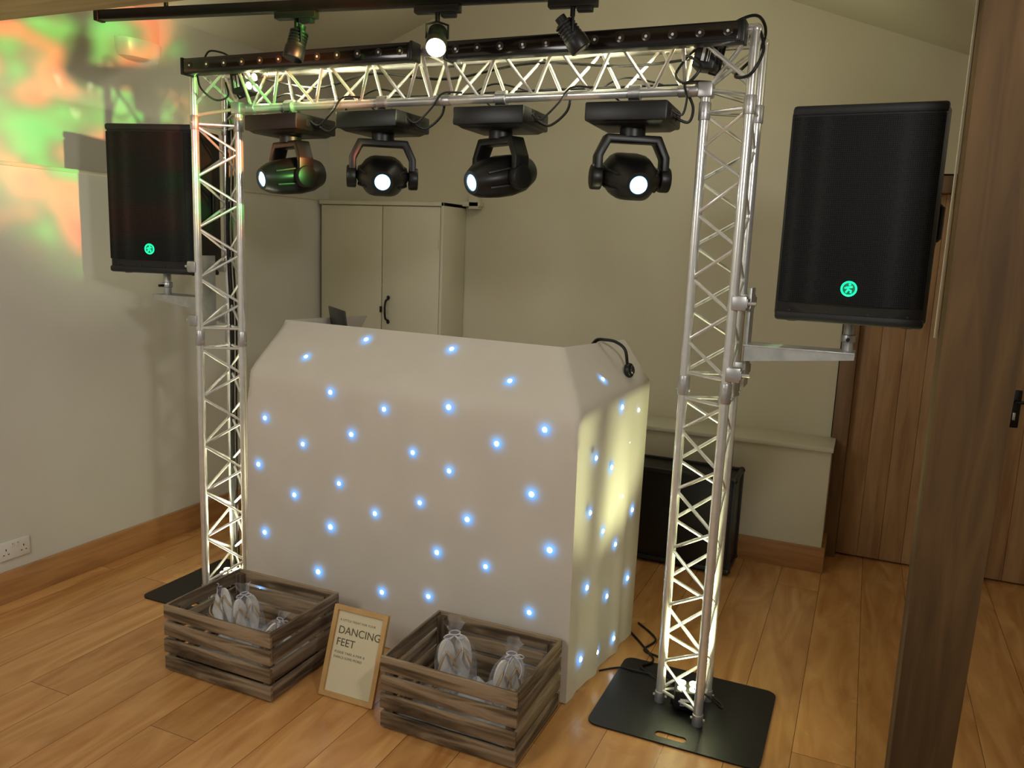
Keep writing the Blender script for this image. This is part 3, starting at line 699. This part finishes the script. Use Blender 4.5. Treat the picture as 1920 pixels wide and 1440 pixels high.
# ------------------------------------------------------------------ track and track lights
tA=Vector((-.02,-.444,2.492)); tB=Vector((2.7,-.08,2.492)); td=(tB-tA).normalized(); ta=math.atan2(td.y,td.x)
tr=empty('lighting_track',tuple(tA),ta,'black ceiling lighting track','lighting track')
LL=(tB-tA).length
B().box((LL/2,0,0),(LL,.036,.036),'blackM',.003).box((0,0,0),(.02,.042,.042),'black',.003).obj('rail',tr)
for q in (.3,1.5,2.6): B().cyl((q,0,.018),(q,0,.55),.008,'blackM').obj('hanger',tr)
def tlight(s,aim,lit,label):
    p=tA+td*s
    e=empty('track_light',(p.x,p.y,p.z-.018),ta,label,'spotlight','spotlights on the ceiling track')
    B().box((0,0,-.012),(.16,.034,.024),'black',.003).box((.04,0,-.03),(.05,.03,.016),'black',.003).obj('adapter',e)
    Rz=Matrix.Rotation(-ta,3,'Z'); a=(Rz@Vector(aim)).normalized()
    piv=Vector((.0,0,-.105)); s1=a.cross(Vector((0,0,1))).normalized()
    B().cyl((0,0,-.02),(0,0,-.05),.008,'blackM').path([piv+s1*.036,piv+s1*.036+Vector((0,0,.045)),Vector((0,0,-.05)),piv-s1*.036+Vector((0,0,.045)),piv-s1*.036],.004,'blackM',8).obj('yoke',e)
    b=B().cyl(piv-a*.045,piv+a*.015,.026,'black',r1=.033,seg=24).cyl(piv+a*.015,piv+a*.055,.036,'black',seg=24,bev=.003)
    for k in range(5): b.cyl(piv-a*(.04-k*.011),piv-a*(.036-k*.011),.033,'black',seg=24)
    b.cyl(piv-a*.065,piv-a*.045,.018,'black',seg=16)
    b.obj('lamp_body',e)
    B().cyl(piv+a*.052,piv+a*.057,.032,'spot' if lit else 'glass',seg=24).obj('lens',e)
    return p
P1=tlight(.84,(-.12,-.25,-1),False,'black track spotlight pointing down, unlit')
P2=tlight(1.37,(.35,-.75,-.75),True,'black track spotlight with bright warm lamp')
P3=tlight(1.83,(.55,.25,-.75),False,'black track spotlight tilted away, unlit')

# ------------------------------------------------------------------ wall fittings
so=empty('double_socket',(-.72,-.44,.24),0,'white double wall socket on the pale wall','wall socket')
B().box((.005,0,0),(.010,.146,.086),'socket',.003).obj('face_plate',so)
for y in (-.036,.036): B().box((.011,y*.35,.022),(.005,.012,.02),'socket',.001).box((.0135,y*.35,.028),(.001,.006,.003),'red').obj('switch',so)
for y in (-.042,.042):
    B().box((.0102,y,.006),(.001,.004,.010),'hole').box((.0102,y-.011,-.016),(.001,.007,.004),'hole').box((.0102,y+.011,-.016),(.001,.007,.004),'hole').obj('pin_slots',so)
wl=empty('wall_light',(-.85,.47,2.62),0,'white half-bowl wall light','wall light')
N=20; vs=[];fs=[]; rings=[(.0,-.06),(.07,-.058),(.12,-.045),(.135,-.02),(.14,.04)]
for r,z in rings:
    for k in range(N+1): t=-math.pi/2+math.pi*k/N; vs.append((max(0.001,.6*r*math.cos(t)),1.0*r*math.sin(t),z))
for i in range(len(rings)-1):
    for k in range(N): fs.append([i*(N+1)+k,i*(N+1)+k+1,(i+1)*(N+1)+k+1,(i+1)*(N+1)+k])
B().add(vs,fs,'socket').obj('shade',wl); B().box((.01,0,-.01),(.02,.10,.08),'socket',.004).obj('back_plate',wl)

# ------------------------------------------------------------------ cables
def cable(pts,r,label,m='rubber',group='black cables on the truss',name='cable'):
    b=B().path(cat(pts,8),r,m,7); o=b.obj(name); o['label']=label; o['category']='cable'; o['group']=group
zl=H-IX
heads=[.44,.90,1.42,1.93]
for i,x in enumerate(heads):
    e_=.0 if i<3 else -.10
    cable([(x+.145,.10,zl-.085),(x+.19,.11,zl-.10),(x+.25+e_*.5,.12,zl-.05),(x+.27+e_,.12,zl+.02),(x+.31+e_,.115,zl+.026)],.005,'black power lead looping from a stage light')
    cable([(x+.145,.04,zl-.07),(x+.18,.05,zl-.085),(x+.24+e_*.5,.06,zl-.03),(x+.28+e_,.07,zl+.022),(x+.36+e_,.075,zl+.022)],.004,'black data lead looping from a stage light')
    cable([(x-.05,.12,zl-.030),(x-.09,.13,zl-.0),(x-.12,.12,zl+.03),(x-.05,.13,zl+.06),(x+.05,.12,zl+.04),(x+.1,.11,zl+.022)],.0035,'thin black safety lead around the beam')
cable([(.2,.115,zl+.022),(.6,.11,zl+.024),(1.1,.118,zl+.022),(1.6,.112,zl+.025),(2.15,.115,zl+.022)],.006,'black cable laid along the lower beam tube')
cable([(.25,.17,H-.03),(.55,.14,H-.08),(.8,.17,H-.03),(1.15,.15,H-.07),(1.5,.17,H-.025),(1.9,.14,H-.06),(2.2,.17,H-.03)],.005,'black cable woven through the truss beam')
for k,(dx,dy) in enumerate(((.026,-.012),(.030,.004),(.022,-.022))):
    cable([(0+dx,S+dy,.10),(.0+dx*1.2,S+dy-.01,.5),(dx,S+dy,.9),(dx*1.3,S+dy,1.3),(dx,S+dy-.008,1.7),(dx*1.2,S+dy,2.1),(.05,S-.03,2.3)],.005,'black cable running down the truss tower')
for k,(dx,dy) in enumerate(((.028,.006),(.016,.024))):
    cable([(W+dx-.02,S+dy,.08),(W+dx-.02,S+dy+.01,.5),(W+dx-.015,S+dy,.9),(W+dx-.02,S+dy,1.3),(W+dx-.018,S+dy+.006,1.7),(W+dx-.02,S+dy,2.1),(W-.02,S+.02,2.36)],.005,'black cable running down the truss tower')
cable([(W-.15,.0,2.36),(W-.08,-.05,2.40),(W+.0,-.04,2.43),(W+.025,.03,2.40),(W+.0,.06,2.34),(W-.06,.04,2.27),(W-.0,-.03,2.26),(W+.03,-.02,2.33),(W+.01,.0,2.40)],.005,'tangled black cable at the truss corner')
cable([(W-.22,.03,2.34),(W-.16,-.03,2.29),(W-.20,-.03,2.24),(W-.25,.02,2.28),(W-.2,.05,2.36),(W-.1,.0,2.40),(W-.05,.05,2.42)],.005,'tangled black cable at the truss corner')
cable([(.05,-.03,2.36),(.08,-.04,2.30),(.12,.0,2.26),(.16,.03,2.28),(.13,.05,2.34)],.004,'black cable looped at the truss corner')
cable([(.10,-.04,2.418),(.14,-.05,2.445),(.19,-.03,2.44),(.23,-.02,2.42)],.004,'black cable looped on top of the LED batten')
cable([(1.90,.62,.006),(2.0,.50,.006),(2.08,.38,.012),(2.05,.30,.012),(2.16,.22,.012),(2.22,.15,.04)],.005,'black cable trailing across the floor',group='cables on the floor')
cable([(1.93,.70,.006),(2.04,.58,.006),(2.02,.46,.006),(2.10,.42,.006),(2.14,.30,.012),(2.24,.20,.04)],.005,'black cable trailing across the floor',group='cables on the floor')
cable([(1.90,.2,.006),(1.96,.26,.006),(2.02,.26,.012),(2.12,.26,.012),(2.2,.24,.012),(2.30,.23,.03)],.004,'black cable trailing across the floor',group='cables on the floor')
cable([(W+.0,.20,.03),(W+.06,.14,.03),(W+.07,.06,.06),(W+.02,.05,.10),(W-.03,.06,.11)],.004,'short black cable at the tower foot',group='cables on the floor')

# ------------------------------------------------------------------ lights
def light(kind,loc,target,energy,color,size=.2,angle=60,blend=.5,name='lamp'):
    l=bpy.data.lights.new(name,kind); l.energy=energy; l.color=color
    if kind=='AREA': l.size=size
    else: l.shadow_soft_size=size
    if kind=='SPOT': l.spot_size=math.radians(angle); l.spot_blend=blend
    o=bpy.data.objects.new(name,l); o.location=loc; COL.objects.link(o)
    if target is not None: o.rotation_euler=(Vector(target)-Vector(loc)).to_track_quat('-Z','Y').to_euler()
    return o
light('AREA',(3.1,-1.65,2.3),(-.4,.5,.7),20,(1,.96,.90),.22,name='ceiling_lamp_key')
light('AREA',(0.6,-2.9,2.34),(-.2,-.4,.0),32,(1,.95,.88),.8,name='added_fill_front')  # added fill out of view, brightens the left wall and floor
light('AREA',(1.5,.75,3.0),(1.5,2.1,.7),7,(1,.96,.78),.8,name='added_wash_back')  # added wash aimed at the back wall, no fitting here
light('POINT',(3.5,.2,2.3),None,3.5,(1,.90,.72),.2,name='added_fill_side')  # added side fill for the doors, no fitting here
light('SPOT',(.06,.093,.12),(.06,.093,2),190,(1,.97,.66),.03,75,1,name='uplight_beam')
light('SPOT',(W-.06,.093,.12),(W-.06,.093,2),180,(.94,1,.54),.03,95,1,name='uplight_beam')
light('SPOT',(.26,.093,2.34),(2,.093,2.34),190,(1,.96,.60),.03,46,.9,name='beam_light')
light('SPOT',(W-.24,.093,2.34),(.2,.093,2.34),190,(1,.96,.60),.03,46,.9,name='beam_light')
light('SPOT',tuple(P2+Vector((.05,-.09,-.2))),(2.2,-1.6,0),25,(1,.92,.75),.03,70,.6,name='track_lamp_beam')
light('SPOT',(2.36,-.06,2.25),(2.54,.07,1.40),26,(.55,1,.45),.01,14,.6,name='green_accent_beam')
light('SPOT',(.02,-.08,2.25),(-.10,.07,1.42),14,(.55,1,.45),.01,14,.6,name='green_accent_beam')
g=light('SPOT',(2.2,-.72,2.25),(-.85,.15,2.27),900,(1,1,1),.04,33,.7,name='colour_effect_beam')
g.data.use_nodes=True; nt=g.data.node_tree; em=[n for n in nt.nodes if n.type=='EMISSION'][0]
tc=nt.nodes.new('ShaderNodeTexCoord'); mp=nt.nodes.new('ShaderNodeMapping'); mp.inputs['Scale'].default_value=(8,16,8); mp.inputs['Rotation'].default_value=(.5,.3,.9)
nz=nt.nodes.new('ShaderNodeTexNoise'); nz.inputs['Scale'].default_value=1.15; nz.inputs['Detail'].default_value=1.0; nz.inputs['Distortion'].default_value=.25
rp=nt.nodes.new('ShaderNodeValToRGB'); rp.color_ramp.interpolation='B_SPLINE'; rp.color_ramp.elements[0].position=.30; rp.color_ramp.elements[1].position=.70
rp.color_ramp.elements[0].color=(.05,.6,.10,1); rp.color_ramp.elements[1].color=(1,.10,.04,1)
for p_,c_ in ((.40,(.22,.62,.10,1)),(.46,(.10,.12,.03,1)),(.52,(.35,.30,.10,1)),(.58,(.9,.34,.09,1))):
    e_=rp.color_ramp.elements.new(p_); e_.color=c_
nt.links.new(tc.outputs['Normal'],mp.inputs[0]); nt.links.new(mp.outputs[0],nz.inputs['Vector']); nt.links.new(nz.outputs['Fac'],rp.inputs[0]); nt.links.new(rp.outputs[0],em.inputs['Color'])
wd=bpy.data.worlds.new('w'); scene.world=wd; wd.use_nodes=True
bg=wd.node_tree.nodes['Background']; bg.inputs[0].default_value=(1,.95,.86,1); bg.inputs[1].default_value=.33

# ------------------------------------------------------------------ camera
yaw,pitch,roll=-.4104,.167,.0406
f=Vector((math.sin(yaw)*math.cos(pitch),math.cos(yaw)*math.cos(pitch),-math.sin(pitch)))
r=Vector((math.cos(yaw),-math.sin(yaw),0)); u=r.cross(f)
r2=r*math.cos(roll)+u*math.sin(roll); u2=-r*math.sin(roll)+u*math.cos(roll)
cam=bpy.data.cameras.new('camera'); co=bpy.data.objects.new('camera',cam); COL.objects.link(co)
cam.sensor_width=36; cam.lens=1512.67/1920*36; cam.clip_start=.05
mw=Matrix(((r2.x,u2.x,-f.x,2.7488),(r2.y,u2.y,-f.y,-2.7593),(r2.z,u2.z,-f.z,1.6902),(0,0,0,1)))
co.matrix_world=mw
scene.camera=co
